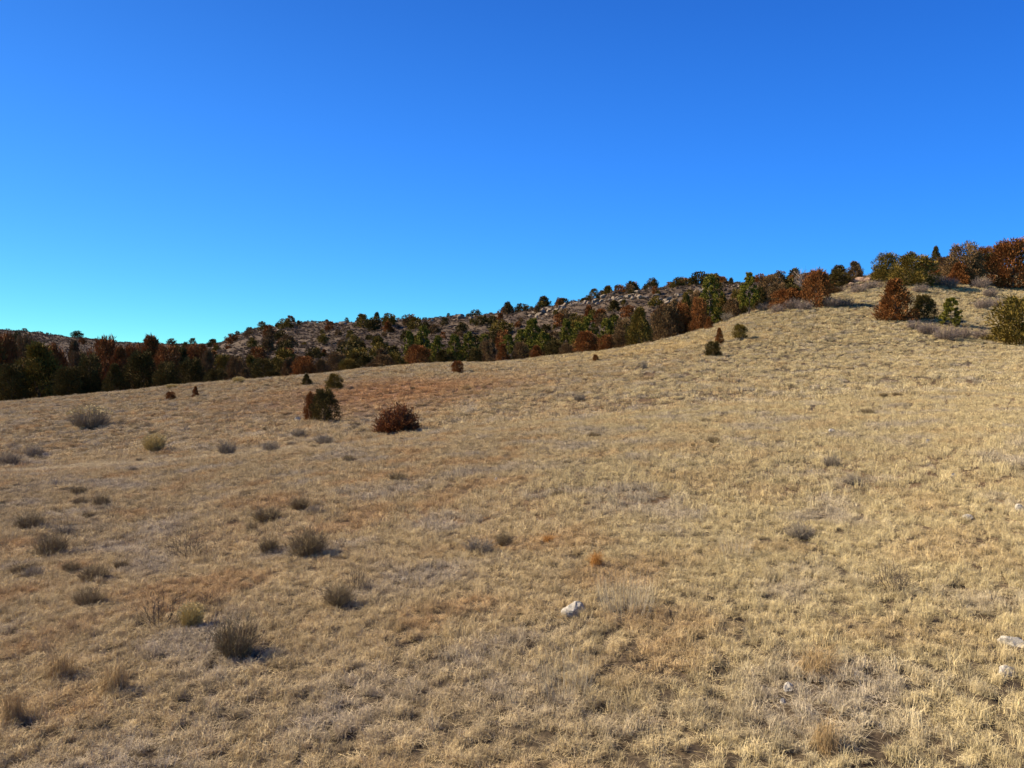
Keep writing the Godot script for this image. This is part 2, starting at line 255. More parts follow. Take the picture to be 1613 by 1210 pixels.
func _ready() -> void:
	rng.seed = 20241
	var cam := Camera3D.new()
	cam.name = "camera"
	cam.fov = 54.56
	cam.near = 0.1
	cam.far = 3000.0
	cam.current = true
	add_child(cam)

	var env := Environment.new()
	env.background_mode = Environment.BG_SKY
	env.tonemap_mode = Environment.TONE_MAPPER_LINEAR
	env.tonemap_exposure = 2.7
	env.background_energy_multiplier = 0.37
	var sky := Sky.new()
	sky.sky_material = clear_sky()
	env.sky = sky
	env.sdfgi_enabled = true
	env.ssao_enabled = true
	env.ssil_enabled = true
	var world := WorldEnvironment.new()
	world.name = "world_environment"
	world.environment = env
	add_child(world)

	var sun := DirectionalLight3D.new()
	sun.name = "sun"
	sun.light_energy = 1.6
	sun.light_color = Color(1.0, 0.93, 0.8)
	sun.light_angular_distance = 0.5
	sun.shadow_enabled = true
	sun.rotation_degrees = Vector3(-SUN_HEIGHT, -SUN_AZIMUTH + 180.0, 0.0)
	add_child(sun)

	set_noises()
	build_profiles()
	build_materials()
	build_ground()
	print("ground")
	build_trees()
	build_ridge_trees()
	print("trees")
	build_rocks()
	build_shrubs()
	print("shrubs")
	build_grass()
	print("done")


# ---------------------------------------------------------------- sky

func clear_sky() -> PanoramaSkyMaterial:
	# clear winter air: deepest overhead, paler towards the horizon and on the sun's side
	var w := 1024
	var h := 512
	var img := Image.create(w, h, false, Image.FORMAT_RGBAF)
	for j in h:
		var el := 90.0 - (j + 0.5) / h * 180.0
		var e := maxf(el, 0.0)
		if e > 30.0:
			e = 30.0 + 22.0 * (1.0 - exp(-(e - 30.0) / 22.0))
		var low := exp(-e / 5.0)
		for i in w:
			# the middle of the panorama looks along -z
			var az := (0.5 - (i + 0.5) / w) * TAU
			var s := 0.5 + 0.5 * cos(az - deg_to_rad(SUN_AZIMUTH))
			var r := exp(-2.79 - 0.0494 * e + 1.6574 * low + 1.2106 * s)
			var g := exp(-0.775 - 0.0462 * e + 0.8768 * low + 0.6572 * s)
			var b := exp(0.45 - 0.0346 * e + 0.336 * s)
			img.set_pixel(i, j, Color(minf(r, 0.5), minf(g, 1.05), minf(b, 1.1)))
	var m := PanoramaSkyMaterial.new()
	m.panorama = ImageTexture.create_from_image(img)
	return m


# ---------------------------------------------------------------- terrain

func set_noises() -> void:
	rolling.seed = 3
	rolling.noise_type = FastNoiseLite.TYPE_SIMPLEX_SMOOTH
	rolling.frequency = 0.09
	rolling.fractal_octaves = 2
	clumpy.seed = 8
	clumpy.noise_type = FastNoiseLite.TYPE_SIMPLEX_SMOOTH
	clumpy.frequency = 8.5
	clumpy.fractal_octaves = 2
	patches.seed = 21
	patches.noise_type = FastNoiseLite.TYPE_SIMPLEX_SMOOTH
	patches.frequency = 1.0
	patches.fractal_octaves = 3
	crags.seed = 5
	crags.noise_type = FastNoiseLite.TYPE_SIMPLEX_SMOOTH
	crags.frequency = 0.05
	crags.fractal_octaves = 4


func build_profiles() -> void:
	for row in BEARING_PROFILES:
		var xs := PackedFloat64Array()
		var ys := PackedFloat64Array()
		for k in range(0, row.size(), 2):
			xs.append(log(row[k]))
			ys.append(row[k + 1] / row[k])
		var n := xs.size()
		var m := PackedFloat64Array()
		m.resize(n)
		for k in n:
			if k == 0 or k == n - 1:
				m[k] = 0.0
				continue
			var d0 := (ys[k] - ys[k - 1]) / (xs[k] - xs[k - 1])
			var d1 := (ys[k + 1] - ys[k]) / (xs[k + 1] - xs[k])
			m[k] = 0.0 if d0 * d1 <= 0.0 else 2.0 / (1.0 / d0 + 1.0 / d1)
		m[0] = (ys[1] - ys[0]) / (xs[1] - xs[0])
		var line := PackedFloat64Array()
		var at := 0
		for s in PROFILE_STEPS:
			var x := minf(LOG0 + s * LOG_STEP, xs[n - 1])
			while at < n - 2 and x > xs[at + 1]:
				at += 1
			var hh := xs[at + 1] - xs[at]
			var t := (x - xs[at]) / hh
			var t2 := t * t
			var t3 := t2 * t
			line.append((2 * t3 - 3 * t2 + 1) * ys[at] + (t3 - 2 * t2 + t) * hh * m[at] + (3 * t2 - 2 * t3) * ys[at + 1] + (t3 - t2) * hh * m[at + 1])
		profile.append(line)


func along(column: int, s: float) -> float:
	var line: PackedFloat64Array = profile[clampi(column, 0, 8)]
	var k := clampi(int(s), 0, PROFILE_STEPS - 2)
	return lerpf(line[k], line[k + 1], clampf(s - k, 0.0, 1.0))


func height(x: float, z: float) -> float:
	# z is the depth, positive ahead
	var plane := -EYE + 0.075 * x + 0.0188 * z
	var h := plane
	if z > 6.0:
		var u := (x / z + 0.6876) / 0.17189
		u = clampf(u, -1.0, 9.0)
		var i := clampi(int(floor(u)), 0, 7)
		var t := u - i
		var s := (log(z) - LOG0) / LOG_STEP
		var b := along(i, s)
		var c := along(i + 1, s)
		var a := along(i - 1, s)
		var d := along(i + 2, s)
		if t < 0.0 or t > 1.0:
			h = (b if t < 0.0 else c) * z
		else:
			h = (b + 0.5 * t * (c - a + t * (2 * a - 5 * b + 4 * c - d + t * (3 * (b - c) + d - a)))) * z
		h = lerpf(plane, h, smoothstep(6.0, 14.0, z))
	h += rolling.get_noise_2d(x, z) * 0.16 * smoothstep(5.0, 30.0, z)
	if z < 30.0:
		h += clumpy.get_noise_2d(x, z) * 0.04 * (1.0 - smoothstep(14.0, 30.0, z))
	if z > 14.0 and z < 160.0:
		h += clumpy.get_noise_2d(x * 0.15, z * 0.15) * 0.08 * smoothstep(14.0, 45.0, z)
	if z > 60.0:
		h += patches.get_noise_2d(x * 0.35, z * 0.35) * 0.22 * smoothstep(60.0, 100.0, z)
	if z > 120.0:
		h += (absf(crags.get_noise_2d(x, z)) * 3.2 - 0.8) * smoothstep(120.0, 200.0, z)
	return h


func ground_color(x: float, z: float) -> Color:
	var n := patches.get_noise_2d(x * 0.9, z * 0.9)
	var big := patches.get_noise_2d(x * 0.07 + 40.0, z * 0.07)
	var c := Color(0.075, 0.057, 0.042).lerp(Color(0.16, 0.12, 0.078), clampf(0.5 + 0.8 * n, 0.0, 1.0))
	c = c.lerp(Color(0.23, 0.135, 0.07), clampf(big * 1.2, 0.0, 0.6))
	# the reddish mound
	var red := exp(-pow((x + 7.0) / 7.5, 2.0) - pow((z - 47.0) / 8.0, 2.0))
	c = c.lerp(Color(0.24, 0.125, 0.075), clampf(red * (0.8 + 0.6 * n), 0.0, 0.85))
	# stony ridge and far slopes; their raking-light shade is darkened into the colour
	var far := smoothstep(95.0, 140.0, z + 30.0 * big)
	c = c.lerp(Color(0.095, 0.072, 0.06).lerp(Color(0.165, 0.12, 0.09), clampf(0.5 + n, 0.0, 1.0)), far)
	return c


func build_ground() -> void:
	var rows := PackedFloat64Array()
	var z := -14.0
	while z < 1.0:
		rows.append(z)
		z += 0.5
	z = 1.0
	while z < 1100.0:
		rows.append(z)
		z *= 1.0205
	var cols := 400
	var v := PackedVector3Array()
	var c := PackedColorArray()
	var idx := PackedInt32Array()
	for r in rows.size():
		var zz := rows[r]
		var reach := maxf(zz, 0.0) + 4.0
		for k in cols + 1:
			var x := (k * 3.0 / cols - 1.5) * reach
			v.append(Vector3(x, height(x, zz), -zz))
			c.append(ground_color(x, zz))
	var w := cols + 1
	for r in rows.size() - 1:
		for k in cols:
			var a := r * w + k
			idx.append_array([a, a + w, a + 1, a + 1, a + w, a + w + 1])
	var nrm := PackedVector3Array()
	nrm.resize(v.size())
	for r in rows.size():
		for k in w:
			var l := v[r * w + maxi(k - 1, 0)]
			var rr := v[r * w + mini(k + 1, cols)]
			var n0 := v[maxi(r - 1, 0) * w + k]
			var n1 := v[mini(r + 1, rows.size() - 1) * w + k]
			nrm[r * w + k] = (rr - l).cross(n1 - n0).normalized()
	var o := MeshInstance3D.new()
	o.name = "ground"
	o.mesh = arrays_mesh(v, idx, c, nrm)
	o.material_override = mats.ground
	o.set_meta("kind", "structure")
	o.set_meta("label", "dry grassy meadow floor rising to a hill and a rocky ridge")
	add_child(o)


# ---------------------------------------------------------------- mesh helpers

func arrays_mesh(v: PackedVector3Array, idx: PackedInt32Array, c = null, n = null) -> ArrayMesh:
	var a := []
	a.resize(Mesh.ARRAY_MAX)
	a[Mesh.ARRAY_VERTEX] = v
	a[Mesh.ARRAY_INDEX] = idx
	if c != null:
		a[Mesh.ARRAY_COLOR] = c
	if n != null:
		a[Mesh.ARRAY_NORMAL] = n
	var m := ArrayMesh.new()
	m.add_surface_from_arrays(Mesh.PRIMITIVE_TRIANGLES, a)
	return m


class Shape:
	var v := PackedVector3Array()
	var c := PackedColorArray()
	var i := PackedInt32Array()

	func kite(p: Vector3, tip: Vector3, side: Vector3, col: Color) -> void:
		var k := v.size()
		var mid := p.lerp(tip, 0.45)
		v.append(p); v.append(mid + side); v.append(tip); v.append(mid - side)
		for q in 4:
			c.append(col)
		i.append_array([k, k + 1, k + 2, k, k + 2, k + 3])

	func ribbon(pts: Array, w0: float, w1: float, side: Vector3, col: Color) -> void:
		var k := v.size()
		var n := pts.size()
		for q in n:
			var w := lerpf(w0, w1, float(q) / (n - 1))
			v.append(pts[q] + side * w)
			v.append(pts[q] - side * w)
			c.append(col); c.append(col)
		for q in n - 1:
			var a := k + q * 2
			i.append_array([a, a + 1, a + 2, a + 1, a + 3, a + 2])

	func tube(pts: Array, r0: float, r1: float, sides: int, col: Color) -> void:
		var k := v.size()
		var n := pts.size()
		for q in n:
			var d: Vector3 = (pts[mini(q + 1, n - 1)] - pts[maxi(q - 1, 0)]).normalized()
			var a := d.cross(Vector3(0.3, 0.1, 0.9)).normalized()
			var b := d.cross(a)
			var r := lerpf(r0, r1, float(q) / (n - 1))
			for s in sides:
				var t := TAU * s / sides
				v.append(pts[q] + (a * cos(t) + b * sin(t)) * r)
				c.append(col)
		for q in n - 1:
			for s in sides:
				var a := k + q * sides + s
				var b := k + q * sides + (s + 1) % sides
				i.append_array([a, b, a + sides, b, b + sides, a + sides])


func mesh_of(s: Shape) -> ArrayMesh:
	return arrays_mesh(s.v, s.i, s.c)


func any_dir() -> Vector3:
	var y := rng.randf_range(-1.0, 1.0)
	var t := rng.randf() * TAU
	var r := sqrt(1.0 - y * y)
	return Vector3(r * cos(t), y, r * sin(t))


func numbered(called: String) -> String:
	var n: int = taken.get(called, 0)
	taken[called] = n + 1
	return called if n == 0 else "%s_%03d" % [called, n]


func thing(called: String, label: String, category: String, group: String, x: float, z: float, sink := 0.0) -> Node3D:
	var o := Node3D.new()
	o.name = numbered(called)
	add_child(o)
	o.position = Vector3(x, height(x, z) - sink, -z)
	o.set_meta("label", label)
	o.set_meta("category", category)
	if group:
		o.set_meta("group", group)
	return o


func part(called: String, m: Mesh, mat: Material, parent: Node3D) -> MeshInstance3D:
	var o := MeshInstance3D.new()
	o.name = called
	o.mesh = m
	o.material_override = mat
	parent.add_child(o, true)
	return o


# ---------------------------------------------------------------- materials

func plain(lin: Color, rough := 0.9, vertex := true, backlight := 0.0) -> StandardMaterial3D:
	var m := StandardMaterial3D.new()
	m.albedo_color = lin.linear_to_srgb()
	m.roughness = rough
	m.metallic_specular = 0.2
	m.vertex_color_use_as_albedo = vertex
	m.cull_mode = BaseMaterial3D.CULL_DISABLED
	if backlight > 0.0:
		m.backlight_enabled = true
		m.backlight = Color(backlight, backlight, backlight)
	return m


func grain(freq: float, low: float, octaves := 4, seed_ := 1) -> NoiseTexture2D:
	var n := FastNoiseLite.new()
	n.seed = seed_
	n.frequency = freq
	n.fractal_octaves = octaves
	var t := NoiseTexture2D.new()
	t.width = 512
	t.height = 512
	t.seamless = true
	t.noise = n
	var g := Gradient.new()
	g.set_color(0, Color(low, low, low))
	g.set_color(1, Color(1, 1, 1))
	t.color_ramp = g
	return t


func build_materials() -> void:
	var g := plain(Color(1.25, 1.25, 1.25).clamp(), 0.95)
	g.albedo_color = Color(1, 1, 1)
	g.albedo_texture = grain(0.06, 0.45)
	g.uv1_triplanar = true
	g.uv1_world_triplanar = true
	g.uv1_scale = Vector3(0.9, 0.9, 0.9)
	mats.ground = g
	var r := plain(Color(0.55, 0.50, 0.44), 0.9, false)
	r.albedo_texture = grain(0.03, 0.5, 5, 4)
	r.uv1_triplanar = true
	r.uv1_scale = Vector3(1.3, 1.3, 1.3)
	mats.stone = r
	var rk := plain(Color(0.33, 0.265, 0.215), 0.92, false)
	rk.albedo_texture = grain(0.02, 0.45, 5, 9)
	rk.uv1_triplanar = true
	rk.uv1_world_triplanar = true
	rk.uv1_scale = Vector3(0.4, 0.4, 0.4)
	mats.rock = rk
	var rp := plain(Color(0.40, 0.27, 0.20), 0.92, false)
	rp.albedo_texture = grain(0.02, 0.5, 5, 12)
	rp.uv1_triplanar = true
	rp.uv1_world_triplanar = true
	rp.uv1_scale = Vector3(0.5, 0.5, 0.5)
	mats.pink_rock = rp
	mats.bark = plain(Color(0.13, 0.095, 0.07), 0.95)
	mats.ju_rust = plain(Color(0.185, 0.072, 0.022), 0.85, true, 0.25)
	mats.ju_brown = plain(Color(0.14, 0.085, 0.04), 0.85, true, 0.25)
	mats.ju_olive = plain(Color(0.135, 0.094, 0.02), 0.85, true, 0.25)
	mats.ju_dark = plain(Color(0.078, 0.056, 0.016), 0.85, true, 0.25)
	mats.bush_rust = plain(Color(0.175, 0.066, 0.024), 0.85, true, 0.25)
	mats.pine = plain(Color(0.145, 0.13, 0.02), 0.75, true, 0.3)
	mats.grey = plain(Color(0.225, 0.188, 0.148), 0.9)
	mats.grey_top = plain(Color(0.26, 0.21, 0.15), 0.9)
	mats.grey_dark = plain(Color(0.20, 0.155, 0.135), 0.9)
	mats.brown = plain(Color(0.215, 0.162, 0.095), 0.9)
	mats.twiggy = plain(Color(0.10, 0.078, 0.062), 0.9)
	mats.yellow = plain(Color(0.40, 0.31, 0.13), 0.9, true, 0.2)
	mats.seed_heads = plain(Color(0.50, 0.40, 0.20), 0.9, true, 0.2)
	mats.wispy = plain(Color(0.40, 0.34, 0.25), 0.9, true, 0.2)
	mats.grass_clump = plain(Color(0.36, 0.25, 0.125), 0.9, true, 0.25)
	mats.orange_clump = plain(Color(0.40, 0.19, 0.05), 0.9, true, 0.25)
	mats.grass = plain(Color(1, 1, 1), 0.9, true, 0.25)


# ---------------------------------------------------------------- trees

func crown_radius(t: float, form: int) -> float:
	match form:
		0: return pow(sin(PI * clampf(0.27 + 0.70 * t, 0.0, 1.0)), 0.75)              # rounded
		1: return pow(1.0 - t, 0.75) * (0.75 + 0.25 * smoothstep(0.0, 0.12, t)) * 1.05   # cone
		2: return pow(sin(PI * clampf(0.33 + 0.63 * t, 0.0, 1.0)), 0.55)              # broad dome
	return 1.0 - t


func juniper_crown(form: int, lobes: int, sprays: int, spray_len: float, spray_w: float) -> ArrayMesh:
	# height 1, half width 0.5: sprays of scale leaves gathered in lobes of their own tone
	var s := Shape.new()
	var wobble := rng.randf() * 50.0
	for k in lobes:
		var t := rng.randf() * 0.93 + 0.02
		var a := rng.randf() * TAU
		var far := sqrt(rng.randf_range(0.08, 1.0))
		var r := crown_radius(t, form) * 0.44 * far * (1.0 + 0.55 * patches.get_noise_3d(cos(a) * 1.3 + form * 7.0 + wobble, t * 2.2, sin(a) * 1.3))
		var mid := Vector3(cos(a) * r, t, sin(a) * r)
		var size := rng.randf_range(0.075, 0.15) * (0.6 + 0.5 * crown_radius(t, form))
		var out := Vector3(cos(a), 0.35, sin(a)).normalized()
		var tone := rng.randf_range(0.75, 1.3)
		var hue := rng.randf_range(-0.14, 0.14)
		for q in sprays:
			var d := any_dir()
			var p := mid + Vector3(d.x, d.y * 1.15, d.z) * size * pow(rng.randf(), 0.4)
			p.y = maxf(p.y, 0.01)
			var dir := (d * 0.7 + out * 0.6 + Vector3(0, rng.randf_range(0.1, 1.0), 0)).normalized()
			var side := dir.cross(any_dir()).normalized() * spray_w * rng.randf_range(0.6, 1.2)
			var br := tone * rng.randf_range(0.65, 1.35)
			s.kite(p, p + dir * spray_len * rng.randf_range(0.5, 1.6), side, Color(br * (1.0 + hue), br, br * (1.0 - hue * 0.6)))
	return mesh_of(s)


func juniper_trunk() -> ArrayMesh:
	var s := Shape.new()
	s.tube([Vector3(0, -0.06, 0), Vector3(0.01, 0.15, 0.01), Vector3(0.02, 0.4, -0.01), Vector3(0.0, 0.75, 0.0)], 0.035, 0.008, 7, Color(1, 1, 1))
	for k in 9:
		var a := k * 2.4
		var y := rng.randf_range(0.04, 0.5)
		var d := Vector3(cos(a), 0.0, sin(a))
		s.tube([Vector3(0, y, 0), d * 0.16 + Vector3(0, y + 0.06, 0), d * 0.34 + Vector3(0, y + 0.22, 0)], 0.014, 0.004, 5, Color(0.9, 0.9, 0.9))
	return mesh_of(s)


func pine_crown(open: bool) -> Array:
	# [crown mesh, trunk mesh]; whorled limbs that end in tufts of long needles
	var s := Shape.new()
	var t := Shape.new()
	t.tube([Vector3(0, -0.05, 0), Vector3(0.008, 0.3, 0.004), Vector3(-0.006, 0.65, 0), Vector3(0, 0.98, 0)], 0.028, 0.005, 8, Color(1, 1, 1))
	var first := 0.22 if open else 0.04
	var whorls := 13 if open else 16
	for w in whorls:
		var y := lerpf(first, 0.95, float(w) / (whorls - 1)) + rng.randf_range(-0.015, 0.015)
		var shape_r := (0.47 * pow(1.0 - y, 0.6) + 0.03) * (0.62 + 0.38 * smoothstep(first - 0.1, first + 0.2, y))
		var arms := rng.randi_range(4, 6)
		for b in arms:
			var a := rng.randf() * TAU
			var reach := shape_r * rng.randf_range(0.55, 1.12)
			var d := Vector3(cos(a), 0.0, sin(a))
			var rise := rng.randf_range(0.02, 0.28) * reach
			var end := d * reach + Vector3(0, y + rise, 0)
			t.tube([Vector3(0, y, 0), d * reach * 0.5 + Vector3(0, y + rise * 0.25, 0), end], 0.007, 0.003, 4, Color(0.95, 0.95, 0.95))
			var tone := rng.randf_range(0.7, 1.35)
			for q in 6:
				var at := Vector3(0, y, 0).lerp(end, rng.randf_range(0.5, 1.0)) + any_dir() * 0.03
				for nd in 26:
					var dir := (any_dir() + d * 0.35 + Vector3(0, 0.55, 0)).normalized()
					var br := tone * rng.randf_range(0.6, 1.4)
					var side := dir.cross(any_dir()).normalized() * 0.0075
					s.kite(at, at + dir * rng.randf_range(0.04, 0.075), side, Color(br * rng.randf_range(0.85, 1.2), br, br))
	return [mesh_of(s), mesh_of(t)]


func bare_tree() -> ArrayMesh:
	var s := Shape.new()
	s.tube([Vector3(0, -0.05, 0), Vector3(0.02, 0.3, 0), Vector3(-0.02, 0.7, 0.02)], 0.03, 0.01, 6, Color(1, 1, 1))
	for k in 34:
		var y := rng.randf_range(0.15, 0.75)
		var a := rng.randf() * TAU
		var d := Vector3(cos(a), rng.randf_range(0.3, 1.1), sin(a)).normalized()
		var end := Vector3(0, y, 0) + d * rng.randf_range(0.2, 0.42)
		s.tube([Vector3(0, y, 0), Vector3(0, y, 0).lerp(end, 0.5) + any_dir() * 0.02, end], 0.01, 0.004, 4, Color(1, 1, 1))
		for q in 14:
			var p := Vector3(0, y, 0).lerp(end, rng.randf_range(0.4, 1.0))
			var e := p + (d + any_dir() * 0.9).normalized() * rng.randf_range(0.06, 0.16)
			s.ribbon([p, e], 0.005, 0.003, d.cross(any_dir()).normalized(), Color(1.1, 1.05, 1.0) * rng.randf_range(0.7, 1.2))
	return mesh_of(s)


func rusty_bush() -> Array:
	# wide low juniper of many upright branchlets
	var s := Shape.new()
	var t := Shape.new()
	for k in 420:
		var a := rng.randf() * TAU
		var up := rng.randf_range(0.06, 1.0)
		var lean := sqrt(1.0 - up * up)
		var reach := rng.randf_range(0.72, 1.04)
		var base := Vector3(cos(a), 0, sin(a)) * rng.randf() * 0.12
		var end := Vector3(cos(a) * lean * 0.5, up, sin(a) * lean * 0.5) * reach
		var d := (end - base + Vector3(0, 0.25, 0)).normalized()
		t.ribbon([base, base.lerp(end, 0.5) + any_dir() * 0.02, end], 0.006, 0.003, d.cross(any_dir()).normalized(), Color(1, 1, 1))
		var tone := rng.randf_range(0.7, 1.35)
		for q in 26:
			var f := rng.randf_range(0.25, 1.0)
			var p := base.lerp(end, f) + any_dir() * 0.025
			var dir := (d + any_dir() * 0.6).normalized()
			var br := tone * rng.randf_range(0.6, 1.4)
			s.kite(p, p + dir * rng.randf_range(0.05, 0.1), dir.cross(any_dir()).normalized() * 0.008, Color(br, br * rng.randf_range(0.85, 1.1), br))
	return [mesh_of(s), mesh_of(t)]


var crowns := {}

func build_trees() -> void:
	crowns.ju = []
	for k in 6:
		crowns.ju.append(juniper_crown([0, 1, 0, 2, 1, 2][k], 115, 85, 0.055, 0.0105))
	crowns.trunk = juniper_trunk()
	crowns.pine = [pine_crown(false), pine_crown(false), pine_crown(true)]
	crowns.bare = bare_tree()
	crowns.bush = rusty_bush()
	crowns.far = []
	for k in 5:
		crowns.far.append(juniper_crown([0, 1, 2, 0, 2][k], 60, 26, 0.10, 0.028))
	var n := 0
	for t in TREES:
		var kind: String = t[4]
		var tall: float = t[2]
		var wide: float = t[3]
		n += 1
		if kind.begins_with("pine"):
			var o := thing("pine_tree", t[5], "tree", t[6], t[0], t[1])
			var p: Array = crowns.pine[2 if kind == "pine_open" else n % 2]
			fit(part("crown", p[0], mats.pine, o), tall, wide * 1.08, n)
			fit(part("trunk", p[1], mats.bark, o), tall, wide * 1.08, n)
		elif kind == "bare":
			var o := thing("bare_tree", t[5], "tree", t[6], t[0], t[1])
			fit(part("branches", crowns.bare, mats.grey_dark, o), tall, wide * 1.2, n)
		elif kind == "bush_rust":
			var o := thing("juniper_bush", t[5], "bush", t[6], t[0], t[1])
			fit(part("foliage", crowns.bush[0], mats.bush_rust, o), tall, wide, n)
			fit(part("branches", crowns.bush[1], mats.bark, o), tall, wide, n)
		else:
			var form: int = [2, 0, 0, 3, 1, 3, 1, 0, 2, 3, 1, 0, 1][n - 1] if n <= 13 else n % 6
			var o := thing("juniper_tree", t[5], "tree", t[6], t[0], t[1])
			fit(part("crown", crowns.ju[form], mats[kind], o), tall, wide * 1.05, n)
			fit(part("trunk", crowns.trunk, mats.bark, o), tall, wide * 1.05, n)


func fit(o: MeshInstance3D, tall: float, wide: float, turn: int) -> void:
	o.scale = Vector3(wide, tall, wide)
	o.rotation.y = turn * 2.399


func build_ridge_trees() -> void:
	# junipers scattered over the rocky ridge, thicker along its crest
	var place := func(x: float, z: float, tall: float, label: String, group: String) -> void:
		var tone := rng.randi_range(0, 4)
		var o := thing("ridge_juniper", ["dark", "olive", "rusty", "brown", "dark"][tone] + label, "tree", group, x, z)
		var k := rng.randi_range(0, 4)
		var m: Material = mats[["ju_dark", "ju_olive", "ju_rust", "ju_brown", "ju_dark"][tone]]
		var c := part("crown", crowns.far[k], m, o)
		fit(c, tall, tall * rng.randf_range(0.9, 1.6), rng.randi_range(0, 9))
		var t := part("trunk", crowns.trunk, mats.bark, o)
		fit(t, tall, tall * 0.8, rng.randi_range(0, 9))
	var made := 0
	while made < 290:
		var z := rng.randf_range(112.0, 275.0)
		var u := rng.randf_range(-0.43, 0.42)
		var x := u * z
		if patches.get_noise_2d(x * 0.09, z * 0.09) < rng.randf_range(-0.3, 0.12):
			continue
		if u > 0.3 and z < 150.0:
			continue
		place.call(x, z, 1.5 + 2.8 * pow(rng.randf(), 1.5), " juniper scattered on the slope of the far rocky ridge", "junipers on the ridge slope")
		made += 1
	for k in 70:
		var u := lerpf(-0.40, 0.44, (k + rng.randf() * 0.9) / 70.0)
		var best := 150.0
		var top := -9.0
		for q in 40:
			var z := 150.0 + q * 4.0
			var e := height(u * z, z) / z
			if e > top:
				top = e
				best = z
		best += rng.randf_range(-12.0, 4.0)
		u += rng.randf_range(-0.02, 0.02)
		place.call(u * best, best, 1.1 + 2.6 * pow(rng.randf(), 1.8), " juniper on the crest of the far rocky ridge against the sky", "junipers on the ridge crest")
	for k in 40:
		var z := rng.randf_range(180.0, 440.0)
		var u := rng.randf_range(-0.72, -0.40)
		place.call(u * z, z, rng.randf_range(2.5, 5.0), " distant juniper on the low hill beyond the dense stand", "junipers on the distant low hill")


# ---------------------------------------------------------------- rocks

func boulder(seed_: int, cuts: int, rough: float) -> ArrayMesh:
	# a broken block: a sphere cut by planes, then roughened; about 1 across
	var r := RandomNumberGenerator.new()
	r.seed = seed_
	var n := FastNoiseLite.new()
	n.seed = seed_
	n.frequency = 2.2
	n.fractal_octaves = 4
	var planes := []
	for k in cuts:
		var d := Vector3(r.randf_range(-1, 1), r.randf_range(-0.7, 1), r.randf_range(-1, 1)).normalized()
		planes.append([d, r.randf_range(0.2, 0.38)])
	var rings := 14
	var seg := 22
	var v := PackedVector3Array()
	var idx := PackedInt32Array()
	for a in rings + 1:
		var th := PI * a / rings
		for b in seg:
			var ph := TAU * b / seg
			var p := Vector3(sin(th) * cos(ph), cos(th), sin(th) * sin(ph)) * 0.5
			for pl in planes:
				var over: float = p.dot(pl[0]) - pl[1]
				if over > 0.0:
					p -= pl[0] * over
			p += p.normalized() * n.get_noise_3dv(p * 2.0) * rough
			v.append(p)
	for a in rings:
		for b in seg:
			var i := a * seg + b
			var j := a * seg + (b + 1) % seg
			idx.append_array([i, j, i + seg, j, j + seg, i + seg])
	return arrays_mesh(v, idx)


func build_rocks() -> void:
	var stones := []
	for k in 5:
		stones.append(boulder(40 + k, 7, 0.09))
	var n := 0
	for s in STONES:
		var o := MeshInstance3D.new()
		o.name = numbered("stone")
		o.mesh = stones[n % 5]
		o.material_override = mats.stone
		add_child(o)
		o.scale = Vector3(s[3] * 1.15, s[2] * 1.5, s[3] * 0.9)
		o.position = Vector3(s[0], height(s[0], s[1]) + s[2] * 0.26, -s[1])
		o.rotation = Vector3(0.1, n * 1.3, -0.12)
		o.set_meta("label", s[4])
		o.set_meta("category", "stone")
		n += 1
	var blocks := []
	for k in 6:
		blocks.append(boulder(90 + k, 14, 0.05))
	for s in HILLTOP_ROCKS:
		rock_at(blocks[n % 6], mats.pink_rock, s[0], s[1], s[3], s[2] * 1.25, "pinkish sandstone block in the outcrop on the hilltop", "outcrop blocks on the hilltop")
		n += 1
	rim_cliff(blocks)
	# ledges of the ridge: bands of blocks that follow its contour
	for band in [[0.86, 100], [0.72, 60], [0.95, 90], [0.905, 80]]:
		for k in band[1]:
			var u: float = lerpf(-0.33, 0.36, (k + rng.randf()) / band[1])
			if rng.randf() < 0.3 * (1.0 - smoothstep(-0.2, 0.1, u)):
				continue
			var z: float = lerpf(120.0, lerpf(283.0, 215.0, smoothstep(-0.1, 0.3, u)), band[0]) + rng.randf_range(-4.0, 4.0)
			if patches.get_noise_2d(u * 22.0, band[0] * 30.0) < -0.08:
				continue
			var wide := 0.8 + 3.6 * pow(rng.randf(), 2.0)
			rock_at(blocks[rng.randi_range(0, 5)], mats.rock, u * z, z, wide, wide * rng.randf_range(0.45, 0.8), "weathered grey block in the rimrock ledges of the far ridge", "rimrock blocks of the far ridge")


func rim_cliff(blocks: Array) -> void:
	# the broken cliff band under the crest, where the ridge is highest
	for k in 64:
		var u := lerpf(0.02, 0.27, (k + rng.randf() * 0.7) / 64.0)
		var z := lerpf(236.0, 196.0, smoothstep(0.02, 0.27, u)) + 5.0 * patches.get_noise_1d(u * 40.0) + (k % 3) * 3.0
		var wide := rng.randf_range(1.6, 3.8)
		rock_at(blocks[k % 6], mats.rock, u * z, z, wide, rng.randf_range(1.4, 2.6), "block in the broken cliff band under the ridge crest", "cliff blocks under the ridge crest")


func rock_at(m: Mesh, mat: Material, x: float, z: float, wide: float, tall: float, label: String, group: String) -> void:
	var o := MeshInstance3D.new()
	o.name = numbered("rock_block")
	o.mesh = m
	o.material_override = mat
	add_child(o)
	o.scale = Vector3(wide, tall, wide * 0.8)
	o.rotation = Vector3(rng.randf_range(-0.12, 0.12), rng.randf() * TAU, rng.randf_range(-0.12, 0.12))
	o.position = Vector3(x, height(x, z) + tall * 0.12, -z)
	o.set_meta("label", label)
	o.set_meta("category", "rock")
	o.set_meta("group", group)


# ---------------------------------------------------------------- shrubs

